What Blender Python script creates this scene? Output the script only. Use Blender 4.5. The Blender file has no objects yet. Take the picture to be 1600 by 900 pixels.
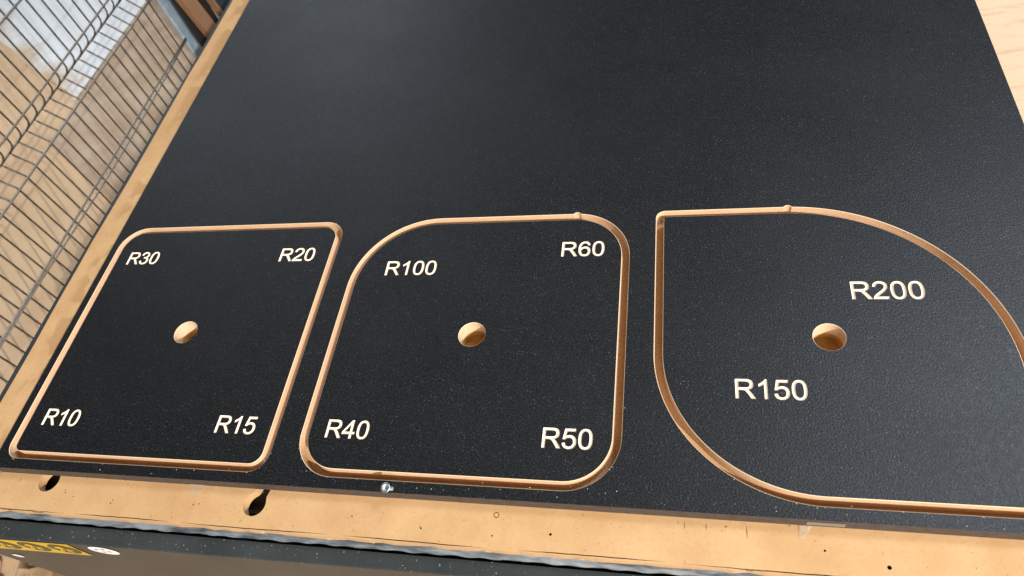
import bpy, bmesh, math, random
import numpy as np
from mathutils import Vector, Matrix, Euler
from mathutils.geometry import delaunay_2d_cdt
random.seed(7)
scene = bpy.context.scene
C = scene.collection

# ------------------------------------------------------------------ camera
cam_data = bpy.data.cameras.new('camera')
cam = bpy.data.objects.new('camera', cam_data); C.objects.link(cam)
cam.location = (0.81917, -0.21105, 0.67972)
cam.rotation_mode = 'XYZ'
cam.rotation_euler = (0.61509, 0.20068, 0.12965)
cam_data.sensor_fit = 'HORIZONTAL'; cam_data.sensor_width = 36.0
cam_data.lens = 36.0 * 1097.37 / 1600.0
cam_data.clip_start = 0.02; cam_data.clip_end = 100
cam_data.dof.use_dof = True; cam_data.dof.focus_distance = 0.82; cam_data.dof.aperture_fstop = 9.0
scene.camera = cam

# ------------------------------------------------------------------ world and lamps
world = bpy.data.worlds.new('World'); scene.world = world; world.use_nodes = True
bg = world.node_tree.nodes['Background']
bg.inputs['Color'].default_value = (0.92, 0.95, 1.0, 1); bg.inputs['Strength'].default_value = 0.09

def lamp(name, loc, target, sx, sy, power, col):
    d = bpy.data.lights.new(name, 'AREA'); d.shape = 'RECTANGLE'; d.size = sx; d.size_y = sy
    d.energy = power; d.color = col
    o = bpy.data.objects.new(name, d); C.objects.link(o); o.location = loc
    o.rotation_euler = (Vector(target) - Vector(loc)).to_track_quat('-Z', 'Y').to_euler()
    return o
lamp('door_light', (4.0, -3.3, 3.1), (0, .6, -.3), .05, .05, 500, (1.0, .95, .88))
lamp('soft_fill', (2.2, -3.2, 3.0), (.5, .4, 0), 2.2, 1.8, 125, (1.0, .97, .93))  # added soft fill behind the camera, lifts the groove walls
lamp('skylight', (2.9, 1.5, 3.4), (.9, .3, 0), 1.1, 1.3, 108, (.78, .88, 1.0))
fill_obj = lamp('floor_fill', (-2.1, 1.9, 2.3), (-2.1, 1.9, -.9), 1.2, 1.2, 9, (1.0, .96, .90)); fill_obj.data.spread = math.radians(75)  # added, unseen fill that brightens the floor left of the table
lamp('far_window', (-2.8, 4.8, 2.4), (.3, .8, 0), 3.4, 1.6, 64, (.76, .87, 1.0))

scene.view_settings.view_transform = 'Standard'; scene.view_settings.look = 'None'
scene.view_settings.exposure = 0.0; scene.view_settings.gamma = 1.0
scene.view_settings.use_curve_mapping = False
scene.render.engine = 'CYCLES'

# ------------------------------------------------------------------ materials
def newmat(name, col=(.5, .5, .5), rough=.5, metal=0.0, spec=.5):
    m = bpy.data.materials.new(name); m.use_nodes = True
    b = m.node_tree.nodes['Principled BSDF']
    b.inputs['Base Color'].default_value = (*col, 1); b.inputs['Roughness'].default_value = rough
    b.inputs['Metallic'].default_value = metal; b.inputs['Specular IOR Level'].default_value = spec
    return m
class NT:
    def __init__(s, m):
        s.m = m; s.t = m.node_tree; s.b = s.t.nodes['Principled BSDF']; s.tc = s.t.nodes.new('ShaderNodeTexCoord')
        g = s.t.nodes.new('ShaderNodeNewGeometry'); s.pos = g.outputs['Position']
    def node(s, ty, **kw):
        n = s.t.nodes.new(ty)
        for k, v in kw.items(): setattr(n, k, v)
        return n
    def link(s, a, b): s.t.links.new(a, b)
    def noise(s, scale, detail=3, rough=.55, vec=None, stretch=None):
        n = s.node('ShaderNodeTexNoise'); n.inputs['Scale'].default_value = scale
        n.inputs['Detail'].default_value = detail; n.inputs['Roughness'].default_value = rough
        v = vec or s.pos
        if stretch:
            mp = s.node('ShaderNodeMapping'); mp.inputs['Scale'].default_value = stretch; s.link(v, mp.inputs['Vector']); v = mp.outputs[0]
        s.link(v, n.inputs['Vector']); return n.outputs['Fac']
    def ramp(s, fac, stops):
        r = s.node('ShaderNodeValToRGB'); e = r.color_ramp.elements
        while len(e) < len(stops): e.new(.5)
        for el, (p, c) in zip(e, stops):
            el.position = p; el.color = (*c, 1) if len(c) == 3 else c
        s.link(fac, r.inputs['Fac']); return r.outputs['Color']
    def mix(s, fac, a, b, mode='MIX'):
        n = s.node('ShaderNodeMix'); n.data_type = 'RGBA'; n.blend_type = mode
        for i, v in ((0, fac), (6, a), (7, b)):
            if hasattr(v, 'is_output'): s.link(v, n.inputs[i])
            else: n.inputs[i].default_value = v if i == 0 else (*v, 1)
        return n.outputs[2]
    def bump(s, h, strength, dist):
        n = s.node('ShaderNodeBump'); n.inputs['Strength'].default_value = strength; n.inputs['Distance'].default_value = dist
        s.link(h, n.inputs['Height']); s.link(n.outputs[0], s.b.inputs['Normal'])
    def color(s, c): s.link(c, s.b.inputs['Base Color'])
    def rough(s, c): s.link(c, s.b.inputs['Roughness'])
W = lambda v: (v, v, v)

def mat_film():
    m = newmat('black_film', (.012, .013, .015), .45); n = NT(m)
    grain = n.noise(480, 2, .5); big = n.noise(9, 4, .6); mid = n.noise(150, 3, .6)
    speck = n.ramp(n.noise(640, 1, .4), [(.66, W(0)), (.76, W(1))])
    gate = n.ramp(n.noise(70, 2, .5), [(.35, W(.15)), (.65, W(1))])
    sp = n.mix(1.0, speck, gate, 'MULTIPLY')
    base = n.mix(n.ramp(grain, [(.42, W(0)), (.66, W(1))]), (.0009, .0010, .0012), (.0100, .0104, .0118))
    dust = n.mix(n.ramp(big, [(.45, W(0)), (.8, W(.3))]), base, (.014, .014, .0145))
    n.color(n.mix(sp, dust, (.14, .14, .142)))
    sm = n.noise(5, 5, .65, stretch=(1, 1.8, 1)); ro = n.mix(.5, n.ramp(mid, [(.3, W(.40)), (.7, W(.54))]), n.ramp(sm, [(.3, W(.43)), (.7, W(.55))]))
    scr = n.ramp(n.noise(7, 2, .4, stretch=(9, .5, 1)), [(.655, W(0)), (.665, W(.05)), (.675, W(0))])
    n.rough(n.mix(1.0, ro, scr, 'SUBTRACT'))
    n.bump(n.noise(500, 2, .5), .5, .0007); return m
def mat_mdf(name, a, b, fleck, rough=.75):
    m = newmat(name, a, rough, 0, .3); n = NT(m)
    f = n.noise(240, 5, .75); g = n.noise(22, 4, .6); st = n.noise(6, 3, .55)
    c = n.mix(n.ramp(g, [(.3, W(0)), (.7, W(1))]), a, b)
    c = n.mix(n.ramp(f, [(.52, W(0)), (.74, W(.38))]), c, fleck)
    c = n.mix(n.ramp(st, [(.58, W(0)), (.75, W(.22))]), c, fleck)
    n.color(c); n.bump(f, .25, .0006); return m
def mat_spoil():
    m = mat_mdf('spoilboard_mdf', (.59, .37, .18), (.52, .305, .14), (.36, .19, .075))
    n = NT(m); old = n.b.inputs['Base Color'].links[0].from_socket
    # darker blotches along the left border of the board, and old tool scores
    sep = n.node('ShaderNodeSeparateXYZ'); n.link(n.pos, sep.inputs[0])
    def rng(sock, a, b):
        mr = n.node('ShaderNodeMapRange'); mr.interpolation_type = 'SMOOTHSTEP'
        mr.inputs['From Min'].default_value = a; mr.inputs['From Max'].default_value = b
        n.link(sock, mr.inputs['Value']); return mr.outputs[0]
    band = n.mix(1.0, rng(sep.outputs['X'], -.052, -.036), rng(sep.outputs['X'], .004, -.004), 'MULTIPLY')
    blob = n.ramp(n.noise(26, 2, .5, stretch=(1, .75, 1)), [(.48, W(0)), (.54, W(.7))])
    c = n.mix(n.mix(1.0, band, blob, 'MULTIPLY'), old, (.40, .225, .095))
    score = n.ramp(n.noise(30, 3, .6, stretch=(.45, 2.2, 1)), [(.55, W(0)), (.75, W(.45))])
    score = n.mix(1.0, score, rng(sep.outputs['X'], 1.20, 1.23), 'MULTIPLY')
    pale = n.mix(1.0, rng(sep.outputs['X'], 1.2, 1.23), (.55, .55, .55), 'MULTIPLY')  # window light painted in: board lightened right of the panel
    c = n.mix(pale, c, (.70, .56, .42))
    c = n.mix(score, c, (.30, .17, .09))
    pit = n.ramp(n.noise(310, 1, .4), [(.765, W(0)), (.785, W(.6))])
    c = n.mix(pit, c, (.16, .08, .03))
    n.color(c); return m
def mat_core(name='cut_mdf', a=(.60, .36, .20), b=(.50, .28, .14)):
    m = newmat(name, a, .7, 0, .25); n = NT(m)
    l = n.noise(40, 3, .6, stretch=(.6, .6, 14)); f = n.noise(300, 2, .6)
    c = n.mix(n.ramp(l, [(.35, W(0)), (.65, W(1))]), a, b)
    n.color(n.mix(n.ramp(f, [(.55, W(0)), (.75, W(.35))]), c, (.42, .24, .12))); n.bump(n.mix(.5, l, f), .35, .0006); return m
def mat_dusty_paint(name, col, rough, speck=.5, metal=0.0, coat=0.0, coarse=350, spec=.28):
    m = newmat(name, col, rough, metal); n = NT(m)
    g = n.noise(18, 4, .6); s = n.ramp(n.noise(coarse, 2, .5), [(.66, W(0)), (.76, W(speck))])
    c = n.mix(n.ramp(g, [(.3, W(0)), (.75, W(1))]), col, tuple(min(1, v * 1.35 + .004) for v in col))
    n.color(n.mix(s, c, (.42, .36, .28))); n.b.inputs['Coat Weight'].default_value = coat; n.b.inputs['Coat Roughness'].default_value = .12
    n.b.inputs['Specular IOR Level'].default_value = spec
    n.bump(n.noise(600, 2, .5), .15, .0003); return m
def mat_noise(name, a, b, scale, rough=.7, metal=0.0, bump=.2, stretch=None, lo=.35, hi=.65):
    m = newmat(name, a, rough, metal); n = NT(m)
    f = n.noise(scale, 4, .6, stretch=stretch); n.color(n.mix(n.ramp(f, [(lo, W(0)), (hi, W(1))]), a, b)); n.bump(f, bump, .002); return m
def mat_film_sheet():
    # white plastic film, dusty along its near end
    m = newmat('white_film', (.78, .80, .82), .5); n = NT(m)
    f = n.noise(5, 4, .65, stretch=(1, 1, 1)); g = n.noise(40, 3, .6, stretch=(.5, 3, 1))
    sep = n.node('ShaderNodeSeparateXYZ'); n.link(n.pos, sep.inputs[0])
    ad = n.node('ShaderNodeMath', operation='MULTIPLY_ADD'); n.link(sep.outputs['X'], ad.inputs[0]); ad.inputs[1].default_value = .72; n.link(sep.outputs['Y'], ad.inputs[2])
    ad2 = n.node('ShaderNodeMath', operation='MULTIPLY_ADD'); n.link(f, ad2.inputs[0]); ad2.inputs[1].default_value = .5; n.link(ad.outputs[0], ad2.inputs[2])
    mr = n.node('ShaderNodeMapRange'); mr.inputs['From Min'].default_value = 0.847; mr.inputs['From Max'].default_value = 1.037; n.link(ad2.outputs[0], mr.inputs['Value'])
    c = n.mix(mr.outputs[0], (.60, .44, .28), (.78, .83, .88))
    n.color(n.mix(n.ramp(g, [(.6, W(0)), (.8, W(.3))]), c, (.55, .5, .45))); return m
M = dict(
    film=mat_film(), spoil=mat_spoil(), core=mat_core('cut_mdf', (.72, .50, .315), (.61, .40, .235)),
    rim=mat_mdf('chipped_rim', (.74, .56, .38), (.66, .48, .31), (.52, .34, .19)),
    carve=mat_mdf('carved_mdf', (.90, .77, .60), (.86, .71, .53), (.76, .57, .38)),
    fresh=mat_mdf('fresh_cut_mdf', (.50, .285, .085), (.42, .225, .06), (.26, .12, .03)),
    drilled=mat_core('drilled_mdf', (.72, .51, .34), (.68, .47, .305)),
    edge=mat_noise('dark_board_edge', (.045, .032, .026), (.085, .062, .05), 90, .8, 0, .3, (1, 1, 4)),
    steel=mat_dusty_paint('grey_green_paint', (.028, .033, .034), .45, .45),
    gloss=mat_dusty_paint('glossy_grey_paint', (.022, .024, .026), .30, .12, 0, 0, 350, .09),
    alu=mat_noise('crumpled_aluminium', (.46, .52, .58), (.12, .15, .18), 20, .28, .6, .1, (.6, 3, 3), .42, .6),  # pale patches are highlights painted into the metal colour
    void=newmat('bed_dark', (.075, .045, .024), .8),
    crack=newmat('crack_brown', (.16, .085, .04), .9),
    wire=mat_noise('galvanised_wire', (.17, .145, .12), (.08, .064, .05), 60, .40, .7, .1),
    railwire=mat_noise('bright_wire', (.46, .42, .37), (.30, .265, .23), 60, .35, .7, .1),
    floor=mat_noise('dusty_floor', (.62, .44, .28), (.52, .36, .22), 4, .8, 0, .1),
    whitefilm=mat_film_sheet(),
    blue=mat_noise('blue_grey_paint', (.44, .55, .66), (.30, .40, .50), 25, .5),
    timber=mat_noise('rough_timber', (.36, .20, .11), (.27, .14, .07), 30, .75, 0, .3, (1, 1, .1)),
    dark=newmat('black_gap', (.012, .010, .008), .8), teal=mat_noise('dark_teal', (.03, .045, .055), (.02, .03, .04), 8, .6),
    offcut=mat_noise('offcut_wood', (.55, .38, .22), (.36, .22, .11), 25, .8, 0, .4, (1, 1, .3)),
    floorshade=mat_noise('floor_shade', (.50, .39, .29), (.38, .27, .18), 6, .8, 0, .15),
    yellow=mat_dusty_paint('yellow_sticker', (.52, .33, .006), .35, .1), print=newmat('dark_print', (.05, .05, .02), .4),
    white=mat_dusty_paint('white_sticker', (.72, .70, .72), .4, .1), grey=newmat('grey_print', (.12, .11, .11), .5),
    zinc=mat_noise('zinc', (.62, .67, .70), (.50, .54, .57), 500, .42, .9, .05), tape=None)
t = newmat('clear_tape', (.62, .54, .44), .3); t.node_tree.nodes['Principled BSDF'].inputs['Alpha'].default_value = .33; M['tape'] = t

# ------------------------------------------------------------------ object helpers
def tag(o, label=None, cat=None, group=None, kind=None):
    if label: o['label'] = label
    if cat: o['category'] = cat
    if group: o['group'] = group
    if kind: o['kind'] = kind
    return o
def thing(name, loc, label, cat, group=None):
    o = bpy.data.objects.new(name, None); C.objects.link(o); o.location = loc; o.empty_display_size = .05
    return tag(o, label, cat, group)
def mesh_obj(name, verts, faces, mat, parent=None, origin=None, smooth=False):
    """verts in world space; stored relative to the parent's (or own) origin"""
    par = Vector((0, 0, 0))
    p = parent
    while p: par += p.location; p = p.parent
    org = Vector(origin) if origin else par.copy()
    me = bpy.data.meshes.new(name)
    me.from_pydata([tuple(Vector(v) - org) for v in verts], [], faces); me.update()
    mats = mat if isinstance(mat, (list, tuple)) else [mat]
    for m in mats: me.materials.append(m)
    if smooth:
        for q in me.polygons: q.use_smooth = True
    o = bpy.data.objects.new(name, me); C.objects.link(o); o.location = org - par
    if parent: o.parent = parent
    return o
def box(x0, x1, y0, y1, z0, z1):
    v = [(x, y, z) for z in (z0, z1) for y in (y0, y1) for x in (x0, x1)]
    f = [(0, 2, 3, 1), (4, 5, 7, 6), (0, 1, 5, 4), (2, 6, 7, 3), (0, 4, 6, 2), (1, 3, 7, 5)]
    return v, f
def bevel(o, w=.002, seg=2):
    md = o.modifiers.new('bevel', 'BEVEL'); md.width = w; md.segments = seg; md.limit_method = 'ANGLE'; return o
def tube(path, r, n=7, cap=True):
    P = [Vector(p) for p in path]; V = []; F = []
    for i, p in enumerate(P):
        d = ((P[min(i + 1, len(P) - 1)] - P[max(i - 1, 0)])).normalized()
        a = d.cross(Vector((0, 0, 1)) if abs(d.z) < .9 else Vector((0, 1, 0))).normalized(); b = d.cross(a)
        for k in range(n):
            t = 2 * math.pi * k / n; V.append(p + a * r * math.cos(t) + b * r * math.sin(t))
    for i in range(len(P) - 1):
        for k in range(n):
            F.append((i * n + k, i * n + (k + 1) % n, (i + 1) * n + (k + 1) % n, (i + 1) * n + k))
    if cap: F.append(tuple(range(n))[::-1]); F.append(tuple((len(P) - 1) * n + k for k in range(n)))
    return V, F

# ------------------------------------------------------------------ 2-D shapes
def circle(cx, cy, r, n=48): return [(cx + r * math.cos(2 * math.pi * k / n), cy + r * math.sin(2 * math.pi * k / n)) for k in range(n)]
def rounded(x0, y0, x1, y1, rad, off=0.0, step=.004):
    """counter-clockwise rounded rectangle, rad = (bl, br, tr, tl), grown by off"""
    pts = []
    for (cx, cy, r, a0) in ((x0 + rad[0], y0 + rad[0], rad[0], 180), (x1 - rad[1], y0 + rad[1], rad[1], 270),
                            (x1 - rad[2], y1 - rad[2], rad[2], 0), (x0 + rad[3], y1 - rad[3], rad[3], 90)):
        R = r + off; n = max(8, int(R * math.pi / 2 / step))
        for k in range(n + 1):
            a = math.radians(a0 + 90 * k / n); pts.append((cx + R * math.cos(a), cy + R * math.sin(a)))
    out = []
    for i, p in enumerate(pts):
        q = pts[(i + 1) % len(pts)]; out.append(p)
        L = math.dist(p, q)
        if L > .03:
            for k in range(1, int(L / .03)): out.append((p[0] + (q[0] - p[0]) * k / int(L / .03), p[1] + (q[1] - p[1]) * k / int(L / .03)))
    return out
def offset(poly, d):
    """move a closed counter-clockwise polyline outwards by d"""
    n = len(poly); out = []
    for i in range(n):
        ax, ay = poly[i - 1]; bx, by = poly[i]; cx, cy = poly[(i + 1) % n]
        dx, dy = cx - ax, cy - ay; L = math.hypot(dx, dy) or 1
        out.append((bx + dy / L * d, by - dx / L * d))
    return out
def inside(px, py, loops):
    res = np.zeros(len(px), bool)
    for lp in loops:
        a = np.array(lp); b = np.roll(a, -1, 0)
        for (x1, y1), (x2, y2) in zip(a, b):
            if y1 == y2: continue
            c = ((y1 > py) != (y2 > py)) & (px < (x2 - x1) * (py - y1) / (y2 - y1) + x1)
            res ^= c
    return res
def fill(loops, extra=()):
    """constrained triangulation of an even-odd region; extra = free points"""
    K = 100.0
    vs = []; es = []
    for lp in loops:
        b = len(vs); vs += [Vector((x * K, y * K)) for x, y in lp]; es += [(b + i, b + (i + 1) % len(lp)) for i in range(len(lp))]
    vs += [Vector((x * K, y * K)) for x, y in extra]
    v, e, f, *_ = delaunay_2d_cdt(vs, es, [], 0, 1e-6)
    A = np.array([(p.x / K, p.y / K) for p in v]); F = np.array([t for t in f if len(t) == 3])
    c = A[F].mean(1); ok = inside(c[:, 0], c[:, 1], loops)
    F = F[ok]
    ar = (A[F[:, 1]] - A[F[:, 0]]); br = (A[F[:, 2]] - A[F[:, 0]])
    flip = ar[:, 0] * br[:, 1] - ar[:, 1] * br[:, 0] < 0
    F[flip] = F[flip][:, ::-1]
    return A, [tuple(int(i) for i in t) for t in F]
def wall(loop, za, zb, outer=False, loop2=None):
    """ring of quads from loop at za to loop2 (or loop) at zb"""
    n = len(loop); l2 = loop2 or loop
    V = [(x, y, za) for x, y in loop] + [(x, y, zb) for x, y in l2]
    F = [(i, (i + 1) % n, n + (i + 1) % n, n + i) for i in range(n)]
    return V, F
def join(*parts):
    V = []; F = []
    for v, f in parts:
        b = len(V); V += list(v); F += [tuple(i + b for i in t) for t in f]
    return V, F

# ------------------------------------------------------------------ large structure: the floor
FZ = -.95
mesh_obj('floor', [(-7, -5, FZ), (7, -5, FZ), (7, 8, FZ), (-7, 8, FZ)], [(0, 1, 2, 3)], M['floor'])
tag(bpy.data.objects['floor'], 'dusty beige workshop floor under the wire fence', kind='structure')

# ------------------------------------------------------------------ machine table
TZ = -.018                                     # top of the spoilboard = underside of the black panel
BX0, BX1, BY0, BY1 = -.064, 1.95, -.0445, 2.6
cab = thing('machine_table', (.9, 1.2, FZ), 'dark grey painted machine table with yellow warning sticker under the MDF board', 'machine table')
def crease(x): return -.0712 + .009 * x
LZ = -.040
xs = [-.075, .2, .5, .9, 1.4, 1.97]
V = [(x, -.0512, LZ) for x in xs] + [(x, crease(x), LZ) for x in xs] + [(x, crease(x) - .0012, LZ - .0018) for x in xs]
n = len(xs)
F = [(n + i, n + i + 1, i + 1, i) for i in range(n - 1)] + [(2 * n + i, 2 * n + i + 1, n + i + 1, n + i) for i in range(n - 1)]
mesh_obj('ledge', V, F, M['steel'], cab)
V = [(x, crease(x) - .0012, LZ - .0018) for x in xs] + [(x, crease(x) - .0012, FZ + .12) for x in xs]
F = [(n + i, n + i + 1, i + 1, i) for i in range(n - 1)]
mesh_obj('front_panel', V, F, M['gloss'], cab)
v, f = box(-.0745, 1.96, crease(0) + .004, 2.62, FZ + .10, -.062); mesh_obj('body', v, f, M['steel'], cab)
v, f = box(-.0785, BX0 - .0015, -.0480, 2.61, -.061, -.023); bevel(mesh_obj('side_rail', v, f, M['steel'], cab), .002)
v, f = box(BX0 + .03, 1.94, -.02, 2.6, -.0615, -.044); mesh_obj('bed', v, f, M['void'], cab)
for (x, y) in ((0, .03), (1.85, .03), (0, 2.5), (1.85, 2.5)):
    v, f = box(x - .05, x + .05, y - .05, y + .05, FZ, FZ + .10); bevel(mesh_obj('foot', v, f, M['steel'], cab), .005)

# crumpled aluminium strip between board and ledge
V = []; F = []; N = 260
rnd = random.Random(3)
def wob(x, s): return .0005 * math.sin(x * 31 + s) + .0005 * math.sin(x * 83 + 2 * s) + .0006 * math.sin(x * 211 + s * 3)
for i in range(N + 1):
    x = -.07 + (1.2 + .07) * i / N
    j = rnd.uniform(-.0006, .0006)
    y0 = -.0462 + wob(x, 1) * .4
    V += [(x, y0 + .006, -.0275 + wob(x, .4) * .4), (x, y0 - .0010 + wob(x, 2) * .5, -.0292 + wob(x, 2.2) * .6 + j * .4), (x, y0 - .0034 + wob(x, 5) * .6, -.0335 + wob(x, 3) * .4),
          (x, y0 - .0030 + j * .3, -.0352 + wob(x, 4.4) * .15), (x, y0 + .002, -.0353)]
for i in range(N):
    for k in range(4): a = i * 5 + k; F.append((a, a + 1, a + 6, a + 5))
mesh_obj('edge_strip', V, F, M['alu'], cab)['label'] = 'crumpled silver aluminium strip'

# stickers on the front panel (flat prints standing a hair off the paint)
def onface(pts, lift):   # (x, z) -> world on the panel
    return [(x, crease(x) - .0012 - lift, z) for x, z in pts]
def sticker(name, outline, mat, lift, parent):
    return mesh_obj(name, onface(outline, lift), [tuple(range(len(outline)))], mat, parent)
def ell(cx, cz, rx, rz, n=28): return [(cx + rx * math.cos(2 * math.pi * k / n), cz + rz * math.sin(2 * math.pi * k / n)) for k in range(n)]
st = sticker('warning_sticker', [(-.075, -.098), (.112, -.094), (.1165, -.0435), (-.075, -.046)], M['yellow'], .0006, cab); st['label'] = 'yellow warning sticker with dark round pictograms'
for cx, cz in ((.001, -.0705), (.047, -.0695), (.0925, -.0685)):
    sticker('pictogram', ell(cx, cz, .0195, .0195), M['print'], .0010, st)
    g = [(-.002, .013), (.003, .013), (.004, .004), (.012, .001), (.011, -.004), (.003, -.002), (.006, -.012), (.001, -.013), (-.002, -.004), (-.009, -.011), (-.012, -.008), (-.005, .001), (-.010, .006), (-.006, .009)]
    sticker('figure', [(cx + a, cz + b) for a, b in g], M['yellow'], .0013, st)
    sticker('ring', ell(cx, cz - .001, .003, .003, 12), M['print'], .0016, st)
rs = sticker('round_sticker', ell(.1555, -.0600, .0185, .0165), M['white'], .0006, cab); rs['label'] = 'round white sticker with grey marks'
for (a, b, w, h) in ((-.008, .003, .005, .0016), (.003, .006, .004, .002), (.006, -.003, .006, .0014), (-.004, -.006, .005, .0014)):
    sticker('print_mark', [(.1555 + a - w / 2, -.06 + b - h), (.1555 + a + w / 2, -.06 + b - h), (.1555 + a + w / 2, -.06 + b + h), (.1555 + a - w / 2, -.06 + b + h)], M['grey'], .0009, rs)
sticker('white_dot', ell(-.041, -.137, .0075, .0075), M['white'], .0006, cab)

# ------------------------------------------------------------------ spoilboard with slots, nail holes and cracks
def keyhole():
    pts = []
    cx, cy, r = .3585, -.0165, .0135
    for k in range(0, 37):
        a = math.radians(118 + (370 - 118) * k / 36); pts.append((cx + r * math.cos(a), cy + r * math.sin(a)))
    pts += [(.3705, -.008), (.3735, .004), (.3735, .020), (.3585, .020), (.3570, .006), (.3545, -.002)]
    return pts
slots = [circle(.0750, -.0058, .0142, 40), keyhole()]
pits = [circle(.6907, -.0253, .0014, 12), circle(.9935, -.0319, .0019, 12), circle(.1050, -.0165, .0008, 8), circle(.106, -.0195, .0008, 8),
        circle(.4770, -.0220, .0009, 8), circle(.6320, -.0310, .0009, 8), circle(.1760, -.0240, .0008, 8), circle(.1745, -.0275, .0009, 8),
        circle(.2830, -.0225, .0009, 8), circle(.2900, -.0210, .0007, 8), circle(.9420, -.0215, .0011, 8), circle(.8570, -.006, .0008, 8), circle(.5560, -.0290, .0010, 8)]
for x, y0, y1, w in ((.8130, -.003, -.0075, .0005), (.8190, -.003, -.0125, .0006), (.8390, -.003, -.0115, .0007), (.8755, -.003, -.0165, .0008), (.4120, -.0345, -.0385, .0006),
                     (.3480, -.0335, -.0385, .0006), (.0330, -.0035, -.0130, .0006), (.7260, -.0365, -.0395, .0006), (.2350, -.037, -.0405, .0006), (.262, -.036, -.0402, .0005)):
    pits.append([(x, y0), (x - w / 2, (y0 + y1) / 2), (x + .0004, y1), (x + w / 2, (y0 + y1) / 2)])
cracks = []
rc = random.Random(8)
for xa, xb in ((-.05, .118), (.132, .262), (.275, .455), (.470, .628), (.66, .80), (.815, 1.08)):
    m = int((xb - xa) / .006); up = []; dn = []
    for i in range(m + 1):
        x = xa + (xb - xa) * i / m; y = -.0428 - .0004 * math.sin(x * 23) + rc.uniform(-.0002, .0002); h = .00045 * min(1, 4 * min(i, m - i) / m) + .00005
        up.append((x, y + h)); dn.append((x, y - h))
    cracks.append(dn + up[::-1])
# outline with a ragged near edge
rg = random.Random(11); outline = []
nx = 150
for i in range(nx + 1):
    x = BX0 + (BX1 - BX0) * i / nx
    outline.append((x, BY0 + rg.uniform(-.0006, .0006) + (.0012 if rg.random() < .08 else 0)))
outline += [(BX1, BY1)]
ny = 60
for i in range(ny + 1):
    outline.append((BX0 + rg.uniform(-.0006, .0006) + .0035 * math.sin(i * .7) * .3, BY1 + (BY0 + .01 - BY1) * i / ny))
pockets = [circle(x, .1916, .0156, 40) for x in (.1901, .5788, .9673)]
holes = slots + pits + pockets + cracks
A, Fs = fill([outline] + holes)
top = ([(x, y, TZ) for x, y in A], Fs)
sp = thing('spoilboard', (.9, 1.2, -.030), 'worn tan MDF spoilboard lying under the black panel on the machine table', 'board')
mesh_obj('board', *join(top, wall(outline, -.030, TZ)), M['spoil'], sp)
for s in slots: mesh_obj('slot', *wall(s, TZ, -.030), M['spoil'], sp)
for s in pockets: mesh_obj('drilled_pocket', *join(wall(s, TZ, TZ - .0115), ([(x, y, TZ - .0115) for x, y in s], [tuple(range(len(s)))])), M['fresh'], sp)
for s in cracks: mesh_obj('edge_crack', *join(wall(s, TZ, TZ - .004), ([(x, y, TZ - .004) for x, y in s], [tuple(range(len(s)))])), M['crack'], sp)
for s in pits: mesh_obj('nail_hole', *join(wall(s, TZ, TZ - .005), ([(x, y, TZ - .005) for x, y in s], [tuple(range(len(s)))])), M['void'], sp)
# curled chips torn up along the near edge
for i in range(9):
    x = rg.uniform(.1, .95); w = rg.uniform(.002, .006); y = BY0 - rg.uniform(-.001, .0005); z = -.0235 - rg.uniform(0, .006)
    v, f = box(x, x + w, y - .0010, y + .002, z - .0004, z + .0004); mesh_obj('splinter', v, f, M['core'], sp)
ring = join(wall(circle(.6338, -.0104, .0030, 20), TZ + .0003, TZ + .0003, loop2=circle(.6338, -.0104, .0022, 20)))
mesh_obj('drill_ring', *ring, M['crack'], sp)

# ------------------------------------------------------------------ black panel and the three cut templates
S, GW, RIM = .340, .0086, .00065
PX, PY0, PY1 = 1.2155, 0.0, 2.40
TY = .0216
TEMPL = [(.0201, (.010, .015, .020, .030), [('R10', .0410, .0565, .0513), ('R15', .2880, .0567, .0511), ('R30', .0402, .3043, .0502), ('R20', .2860, .3045, .0512)]),
         (.4088, (.040, .050, .060, .100), [('R40', .4296, .0570, .0507), ('R50', .6762, .0568, .0520), ('R100', .4476, .2788, .0681), ('R60', .6750, .3035, .0521)]),
         (.7973, (.150, .005, .200, .002), [('R150', .8710, .1187, .0686), ('R200', .9957, .2388, .0708)])]
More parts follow.
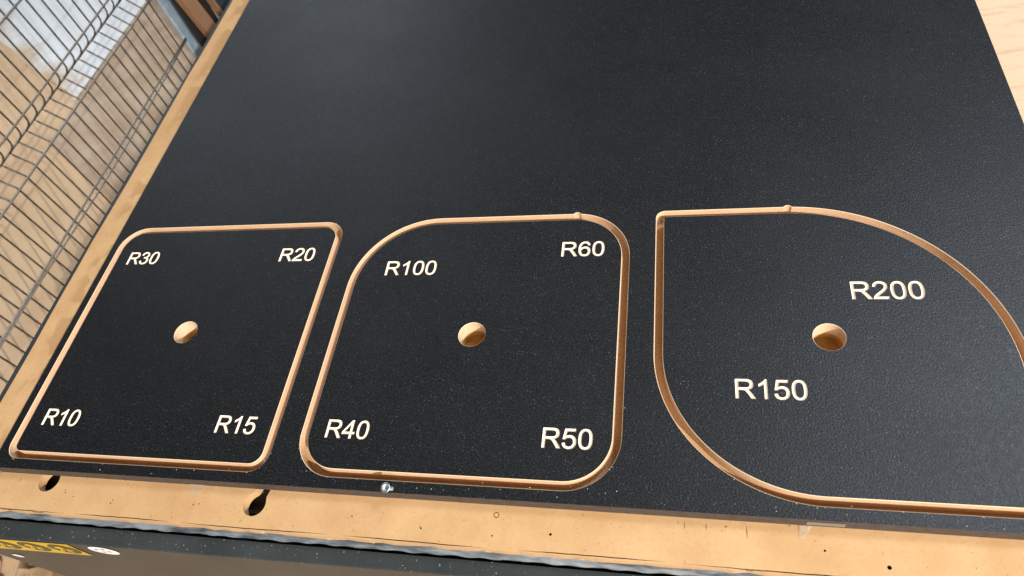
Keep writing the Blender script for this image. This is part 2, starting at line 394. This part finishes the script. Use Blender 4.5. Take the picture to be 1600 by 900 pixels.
# grotesque capitals and figures: on-curve points as pairs, a quadratic control point before a point as (cx, cy, x, y); 2048 units per em
GLYPH = {
 'R': (1479, [[(161,0),(161,1466),(811,1466),(1007,1466,1109,1426.5),(1211,1387,1272,1287),(1333,1187,1333,1066),(1333,910,1232,803),(1131,696,920,667),(997,630,1037,594),(1122,516,1198,399),(1453,0),(1209,0),(1015,305),(930,437,875,507),(820,577,776.5,605),(733,633,688,644),(655,651,580,651),(355,651),(355,0)],
      [(355,819),(772,819),(905,819,980,846.5),(1055,874,1094,934.5),(1133,995,1133,1066),(1133,1170,1057.5,1237),(982,1304,819,1304),(355,1304)]]),
 '0': (1139, [[(85,723),(85,983,138.5,1141.5),(192,1300,297.5,1386),(403,1472,563,1472),(681,1472,770,1424.5),(859,1377,917,1287.5),(975,1198,1008,1069.5),(1041,941,1041,723),(1041,465,988,306.5),(935,148,829.5,61.5),(724,-25,563,-25),(351,-25,230,127),(85,310,85,723)],
      [(270,723),(270,362,354.5,242.5),(439,123,563,123),(687,123,771.5,243),(856,363,856,723),(856,1085,771.5,1204),(687,1323,561,1323),(437,1323,363,1218),(270,1084,270,723)]]),
 '1': (1139, [[(763,0),(583,0),(583,1147),(518,1085,412.5,1023),(307,961,223,930),(223,1104),(374,1175,487,1276),(600,1377,647,1472),(763,1472)]]),
 '2': (1139, [[(1031,173),(1031,0),(62,0),(60,65,83,125),(120,224,201.5,320),(283,416,437,542),(676,738,760,852.5),(844,967,844,1069),(844,1176,767.5,1249.5),(691,1323,568,1323),(438,1323,360,1245),(282,1167,281,1029),(96,1048),(115,1255,239,1363.5),(363,1472,572,1472),(783,1472,906,1355),(1029,1238,1029,1065),(1029,977,993,892),(957,807,873.5,713),(790,619,596,455),(434,319,388,270.5),(342,222,312,173)]]),
 '3': (1139, [[(86,387),(266,411),(297,258,371.5,190.5),(446,123,553,123),(680,123,767.5,211),(855,299,855,429),(855,553,774,633.5),(693,714,568,714),(517,714,441,694),(461,852),(479,850,490,850),(605,850,697,910),(789,970,789,1095),(789,1194,722,1259),(655,1324,549,1324),(444,1324,374,1258),(304,1192,284,1060),(104,1092),(137,1273,254,1372.5),(371,1472,545,1472),(665,1472,766,1420.5),(867,1369,920.5,1280),(974,1191,974,1091),(974,996,923,918),(872,840,772,794),(902,764,974,669.5),(1046,575,1046,433),(1046,241,906,107.5),(766,-26,552,-26),(359,-26,231.5,89),(104,204,86,387)]]),
 '4': (1139, [[(662,0),(662,351),(26,351),(26,516),(695,1466),(842,1466),(842,516),(1040,516),(1040,351),(842,351),(842,0)], [(662,516),(662,1177),(203,516)]]),
 '5': (1139, [[(85,384),(274,400),(295,262,371.5,192.5),(448,123,556,123),(686,123,776,221),(866,319,866,481),(866,635,779.5,724),(693,813,553,813),(466,813,396,773.5),(326,734,286,671),(117,693),(259,1446),(988,1446),(988,1274),(403,1274),(324,880),(456,972,601,972),(793,972,925,839),(1057,706,1057,497),(1057,298,941,153),(800,-25,556,-25),(356,-25,229.5,87),(103,199,85,384)]]),
 '6': (1139, [[(1019,1107),(840,1093),(816,1199,772,1247),(699,1324,592,1324),(506,1324,441,1276),(356,1214,307,1095),(258,976,256,756),(321,855,415,903),(509,951,612,951),(792,951,918.5,818.5),(1045,686,1045,476),(1045,338,985.5,219.5),(926,101,822,38),(718,-25,586,-25),(361,-25,219,140.5),(77,306,77,686),(77,1111,234,1304),(371,1472,603,1472),(776,1472,886.5,1375),(997,1278,1019,1107)],
      [(284,475),(284,382,323.5,297),(363,212,434,167.5),(505,123,583,123),(697,123,779,215),(861,307,861,465),(861,617,780,704.5),(699,792,576,792),(454,792,369,704.5),(284,617,284,475)]])}
def glyph_loops(text, x0, y0, width):
    loops = []; adv = 0
    for ch in text:
        a, ls = GLYPH[ch]
        for l in ls:
            pts = [l[0]]
            for seg in l[1:]:
                if len(seg) == 2: pts.append(seg)
                else:
                    p = pts[-1]
                    for k in range(1, 6):
                        t_ = k / 5; pts.append(((1 - t_) ** 2 * p[0] + 2 * t_ * (1 - t_) * seg[0] + t_ * t_ * seg[2], (1 - t_) ** 2 * p[1] + 2 * t_ * (1 - t_) * seg[1] + t_ * t_ * seg[3]))
            if math.dist(pts[0], pts[-1]) < 1: pts.pop()
            loops.append([(x + adv, y) for x, y in pts])
        adv += a
    xa = [p[0] for l in loops for p in l]; k = width / (max(xa) - min(xa))
    return [[(x0 + (x - min(xa)) * k, y0 + y * k) for x, y in l] for l in loops]
def resample(lp, step):
    out = []
    for i, p in enumerate(lp):
        q = lp[(i + 1) % len(lp)]; k = max(1, int(math.dist(p, q) / step))
        out += [(p[0] + (q[0] - p[0]) * j / k, p[1] + (q[1] - p[1]) * j / k) for j in range(k)]
    return out
def vcarve(loops):
    """V-shaped engraving: depth grows with the distance from the outline"""
    step = .00042
    a = np.vstack([np.array(l) for l in loops]); x0, y0 = a.min(0); x1, y1 = a.max(0)
    gx, gy = np.meshgrid(np.arange(x0, x1, step), np.arange(y0, y1, step)); gx = gx.copy(); gx[1::2] += step / 2
    px, py = gx.ravel(), gy.ravel(); ok = inside(px, py, loops); px, py = px[ok], py[ok]
    dmin = np.full(len(px), 9.0)
    for l in loops:
        p = np.array(l); q = np.roll(p, -1, 0)
        for (ax, ay), (bx, by) in zip(p, q):
            dx, dy = bx - ax, by - ay; L2 = dx * dx + dy * dy or 1e-18
            t_ = np.clip(((px - ax) * dx + (py - ay) * dy) / L2, 0, 1)
            dmin = np.minimum(dmin, np.hypot(px - ax - t_ * dx, py - ay - t_ * dy))
    k = dmin > step * .45; px, py, dmin = px[k], py[k], dmin[k]
    A, F = fill(loops, list(zip(px, py)))
    lookup = {(round(x, 6), round(y, 6)): d for x, y, d in zip(px, py, dmin)}
    V = [(x, y, -1.0 * lookup.get((round(x, 6), round(y, 6)), 0.0)) for x, y in A]
    return V, F

PB = (.6, 1.2, TZ)
panel = thing('laminated_board', PB, 'large matt black laminated board with three routed openings on the MDF spoilboard', 'panel')
bumps = {1: .6898, 2: .9414}
rect = [(0, PY0), (PX, PY0), (PX, PY1), (0, PY1)]
face_loops = [rect]; walls = []; rims = []
for ti, (tx, rad, _) in enumerate(TEMPL):
    g = rounded(tx, TY, tx + S, TY + S, rad, GW)
    if ti in bumps:                                  # round plunge notch of the router bit in the far edge
        cx = bumps[ti]; y1 = TY + S + GW; r = .0050; cy = y1 - .0024; dx = math.sqrt(r * r - .0024 ** 2)
        g = [p for p in g if not (abs(p[1] - y1) < .002 and abs(p[0] - cx) < dx + .0004)]
        i = min((k for k, p in enumerate(g) if p[1] > y1 - .01 and p[0] > cx), key=lambda k: g[k][0])
        a0 = math.asin(.0024 / r); arc = [(cx + r * math.cos(a0 + (math.pi - 2 * a0) * k / 12), cy + r * math.sin(a0 + (math.pi - 2 * a0) * k / 12)) for k in range(13)]
        g = g[:i + 1] + arc + g[i + 1:]
    o = offset(g, RIM); face_loops.append(o)
    rims.append(wall(o, 0, -.0005, loop2=g)); walls.append(wall(g, -.0005, TZ))
A, F = fill(face_loops)
mesh_obj('film_face', [(x, y, 0) for x, y in A], F, M['film'], panel)
for w_, r_ in zip(walls, rims):
    mesh_obj('routed_wall', *w_, M['core'], panel); mesh_obj('chipped_rim', *r_, M['rim'], panel)
sub = resample(rect, .02); rb = random.Random(5)
mesh_obj('outer_edge', *wall(sub, TZ, 0), M['edge'], panel)

names = ['with small R10, R15, R20 and R30 corners', 'with R40, R50, R60 and R100 corners', 'with large R150 and R200 corners']
for ti, (tx, rad, labs) in enumerate(TEMPL):
    cx, cy = tx + S / 2, TY + S / 2
    tp = thing('radius_template', (cx, cy, TZ), 'square black routing template ' + names[ti] + ' and a centre hole', 'template')
    b = rounded(tx, TY, tx + S, TY + S, rad, 0); h = circle(cx, cy, .0160, 56)
    fb = offset(b, -RIM); fh = offset(h, RIM * .8)
    gl = [(t_, [offset(resample(l, .0006), -.00028) for l in glyph_loops(t_, x, y, w_)]) for t_, x, y, w_ in labs]
    A, F = fill([fb, fh] + [l for _, ls in gl for l in ls])
    mesh_obj('film_face', [(x, y, 0) for x, y in A], F, M['film'], tp)
    mesh_obj('routed_wall', *wall(b, TZ, -.0005), M['core'], tp)
    mesh_obj('chipped_rim', *wall(b, -.0005, 0, loop2=fb), M['rim'], tp)
    hw = mesh_obj('centre_hole', *wall(h, -.0005, TZ), M['drilled'], tp, smooth=True)
    mesh_obj('chipped_rim', *wall(fh, 0, -.0005, loop2=h), M['rim'], tp)
    for t_, ls in gl:
        e = mesh_obj('engraved_number', *vcarve(ls), M['carve'], tp); e['label'] = 'pale carved number ' + t_

# ------------------------------------------------------------------ screw standing proud of the panel
sb = Vector((.5226, .0042, 0)); hd = Vector((.5206, .0010, .0125)); ax = (hd - sb).normalized()
scr = thing('screw', tuple(sb), 'small zinc screw standing crooked in the near border of the black panel', 'screw')
q = ax.to_track_quat('Z', 'Y')
def lathe(prof, org, quat, n=20):
    V = []; F = []
    for r, z in prof:
        for k in range(n):
            a = 2 * math.pi * k / n; V.append(org + quat @ Vector((r * math.cos(a), r * math.sin(a), z)))
    for i in range(len(prof) - 1):
        for k in range(n): F.append((i * n + k, i * n + (k + 1) % n, (i + 1) * n + (k + 1) % n, (i + 1) * n + k))
    return V, F
L = (hd - sb).length
prof = [(.0019, -.004)]
for i in range(9): prof += [(.0019, i * L / 10), (.0024, i * L / 10 + .0004)]
mesh_obj('shank', *lathe(prof, sb, q), M['zinc'], scr)
mesh_obj('head', *lathe([(.0019, L - .0032), (.0052, L - .0006), (.0054, L), (.0050, L + .0003), (.0034, L + .0002), (.0030, L - .0005), (.0018, L - .0018), (.00001, L - .0018)], sb, q, 24), M['zinc'], scr, smooth=False)

# ------------------------------------------------------------------ scraps of clear tape
def scrap(pts, label):
    # polyline strip: list of (x, y, z) pairs left/right
    V = [p for pr in pts for p in pr]; F = [(2 * i, 2 * i + 1, 2 * i + 3, 2 * i + 2) for i in range(len(pts) - 1)]
    o = mesh_obj('tape_scrap', V, F, M['tape'], origin=V[0]); tag(o, label, 'tape', 'scraps of clear tape')
z = TZ + .0005
scrap([((.272, -.0007, z + .004), (.291, -.0007, z + .004)), ((.272, -.0012, z), (.291, -.0013, z)), ((.2735, -.0065, z + .0004), (.289, -.0055, z + .0005)), ((.2755, -.0098, z), (.2845, -.0092, z))], 'pale scrap of clear tape stuck beside the keyhole slot')
scrap([((.9275, -.0007, -.0045), (.9600, -.0007, -.0045)), ((.9275, -.0008, -.0125), (.9600, -.0008, -.0125))], 'strip of clear tape stuck on the dark panel edge')
scrap([((.9225, -.0010, z + .002), (.9330, -.0010, z + .002)), ((.9215, -.0065, z), (.9290, -.0065, z)), ((.9205, -.0120, z + .0005), (.9235, -.0125, z + .0005))], 'torn scrap of clear tape on the MDF below the taped panel edge')

# ------------------------------------------------------------------ wire fence left of the machine
FX = -1.14
fence = thing('wire_fence', (FX, .8, FZ), 'folded wire mesh fence panel standing beside the blue steel post', 'fence')
def prof(z0=FZ + .0, z1=1.05):
    P = [(FX, z0), (FX, -.560)]
    for k in range(7):                              # the outward V fold between the rails C, B and A
        t_ = k / 6; P.append((FX - .046 * t_, -.556 + .050 * t_))
    for k in range(1, 7):
        t_ = k / 6; P.append((FX - .046 * (1 - t_) ** 2.6, -.506 + .064 * t_))
    P += [(FX, -.43), (FX, z1)]
    return P
Y0 = 1.2236; PITCH = .0501
vw, vf = tube([(x, 0, z) for x, z in prof()], .0030, 7)
me0 = None
for k in range(-33, 16):
    y = Y0 + PITCH * k
    if me0 is None:
        o = mesh_obj('vertical_wire', [(x - FX, yy, zz) for x, yy, zz in vw], vf, M['wire'], origin=(0, 0, 0), smooth=True); me0 = o.data
        o.parent = fence
    else:
        o = bpy.data.objects.new('vertical_wire', me0); C.objects.link(o); o.parent = fence
    o.location = (random.uniform(-.001, .001), y - .8, -FZ)
def rail(name, x, z, r=.0037, sag=0.0):
    P = [(x, -.45 + 2.48 * i / 12, z + sag * math.sin(math.pi * max(0, min(1, (-.45 + 2.48 * i / 12 - .75) / 1.25)))) for i in range(13)]
    mesh_obj(name, *tube(P, r, 8), M['railwire'], fence, smooth=True)
for z in (-.238, -.038, .162, .362, .562, .762, .962): rail('horizontal_wire', FX + .006, z)
rail('horizontal_wire', FX + .006, -.440); rail('horizontal_wire', FX - .049, -.506, .0040); rail('horizontal_wire', FX + .006, -.560, .0036)
rail('horizontal_wire', FX + .006, -.765); rail('horizontal_wire', FX + .005, -.772, .0030, -.016)

post = thing('steel_post', (FX, 2.075, FZ), 'blue-grey square steel fence post beside the brown timber', 'post')
v, f = box(FX - .014, FX - .002, 2.036, 2.118, FZ + .006, 1.2); bevel(mesh_obj('upright', v, f, M['blue'], post), .002)
v, f = box(FX - .020, FX + .004, 2.030, 2.124, FZ, FZ + .006); mesh_obj('base_plate', v, f, M['blue'], post)
def leaning(name, x0, x1, ya, yb, label, cat, mat, lean=.165):
    """board standing on the floor and leaning; ya, yb are its edges at z = -0.6"""
    def yz(y, z): return y + (-.6 - z) * lean
    z0, z1 = FZ, .9
    v = [(x, yz(y, z), z) for z in (z0, z1) for y in (ya, yb) for x in (x0, x1)]
    o = mesh_obj(name, v, box(0, 1, 0, 1, 0, 1)[1], M[mat], origin=((x0 + x1) / 2, yz((ya + yb) / 2, z0), z0)); bevel(o, .002); return tag(o, label, cat)
leaning('timber_board', -1.030, -1.000, 1.986, 2.053, 'wide brown timber board leaning next to the blue post', 'timber', 'timber')
leaning('timber_board', -1.030, -1.000, 2.126, 2.136, 'narrow brown timber board leaning beside the dark teal sheet', 'timber', 'timber')
leaning('gap_backing', -1.046, -1.034, 1.980, 2.150, 'black backing for the dark gaps behind the brown timber boards', 'board', 'dark', 0.0)  # put in to show the shade between post and timber as black
leaning('teal_sheet', -1.030, -1.012, 2.146, 2.60, 'dark teal sheet leaning past the narrow timber board', 'sheet', 'teal')

# ------------------------------------------------------------------ things and a laid-in shadow on the floor outside the fence
g = 26; V = []; F = []
quad = [Vector((-1.774, 1.931, 0)), Vector((-1.737, 3.849, 0)), Vector((-3.889, 3.956, 0)), Vector((-3.889, 3.37, 0))]
for i in range(g + 1):
    for j in range(g + 1):
        u, w_ = i / g, j / g
        p = quad[0] * (1 - u) * (1 - w_) + quad[1] * u * (1 - w_) + quad[2] * u * w_ + quad[3] * (1 - u) * w_
        V.append((p.x + .008 * math.sin(j * 1.7), p.y + .01 * math.sin(i * 1.3 + j), FZ + .006 + .004 * math.sin(i * 1.1 + j * .6) * math.sin(j * .9)))
for i in range(g):
    for j in range(g): a = i * (g + 1) + j; F.append((a, a + 1, a + g + 2, a + g + 1))
tag(mesh_obj('plastic_sheet', V, F, M['whitefilm'], origin=V[0], smooth=True), 'pale blue-white plastic sheet lying on the floor behind the wire fence', 'sheet')
mesh_obj('floor_shade', *join(([(x, y, FZ + .006) for x, y in ((-1.763, 1.665), (-1.193, 1.276), (-0.693, 0.93), (-0.693, 3.423), (-1.758, 3.423))], [(0, 1, 2, 3, 4)]),
    wall([(-1.763, 1.665), (-1.193, 1.276), (-0.693, 0.93), (-0.693, 3.423), (-1.758, 3.423)], FZ, FZ + .006)), M['floorshade'], origin=(-1.1, 2, FZ))
tag(bpy.data.objects['floor_shade'], 'large flat grey-brown shadow laid on the floor at the foot of the wire fence', 'board')  # thin slab standing in for the soft shadow on the floor
# wooden offcuts on the floor by the table foot
ro = random.Random(21)
for i in range(16):
    x = -.97 + .08 * (i % 5) + ro.uniform(-.02, .02); y = -.08 + .075 * (i // 5) + ro.uniform(-.02, .02)
    s = ro.uniform(.022, .042); bm = bmesh.new(); bmesh.ops.create_cube(bm, size=1)
    bmesh.ops.subdivide_edges(bm, edges=bm.edges, cuts=1)
    for vv in bm.verts:
        vv.co = Vector((vv.co.x * s * 2.0, vv.co.y * s * 1.5, vv.co.z * s * 1.1)) * ro.uniform(.82, 1.12)
    zmin = min(vv.co.z for vv in bm.verts)
    bmesh.ops.translate(bm, verts=bm.verts, vec=(0, 0, -zmin))
    me = bpy.data.meshes.new('wood_offcut'); bm.to_mesh(me); bm.free(); me.materials.append(M['offcut'])
    o = bpy.data.objects.new('wood_offcut', me); C.objects.link(o); o.location = (x, y, FZ); o.rotation_euler = (0, 0, ro.uniform(0, 3))
    bevel(o, .004); tag(o, 'rough tan wood offcut on the floor below the table corner', 'offcut', 'wood offcuts by the table foot')

# fine chips of sawdust left beside the cuts, on the ledge and along the board
rd = random.Random(99); V = []; F = []
spots = []
for ti, (tx, rad, _) in enumerate(TEMPL):
    g = rounded(tx, TY, tx + S, TY + S, rad, GW + .0006)
    for _k in range(30):
        x, y = rd.choice(g)
        if y < .06 or rd.random() < .25: spots.append((x + rd.gauss(0, .0012), y - abs(rd.gauss(0, .0012)), 0))
    g = rounded(tx, TY, tx + S, TY + S, rad, GW * .5)
    for _k in range(60):
        x, y = rd.choice(g); spots.append((x + rd.gauss(0, .0015), y + rd.gauss(0, .0015), TZ))
for _k in range(60): spots.append((rd.uniform(-.05, 1.2), rd.uniform(-.040, -.003), TZ))
for _k in range(50):
    x = rd.uniform(-.06, 1.0); spots.append((x, crease(x) + rd.uniform(.002, .016), LZ))
for _k in range(25): spots.append((rd.uniform(.01, 1.2), rd.uniform(.002, .018), 0))
for x, y, z in spots:
    a = rd.uniform(0, 3.14); l = rd.uniform(.0002, .0006); w = rd.uniform(.00015, .0003); h = rd.uniform(.0002, .0004); b = len(V)
    ca, sa = math.cos(a), math.sin(a)
    vv, ff = box(-l, l, -w, w, 0.00005, h)
    V += [(x + p[0] * ca - p[1] * sa, y + p[0] * sa + p[1] * ca, z + p[2]) for p in vv]; F += [tuple(i + b for i in t) for t in ff]
tag(mesh_obj('sawdust', V, F, M['rim'], origin=(.6, .1, 0)), 'fine tan sawdust chips scattered around the routed cuts', 'sawdust', kind='stuff')
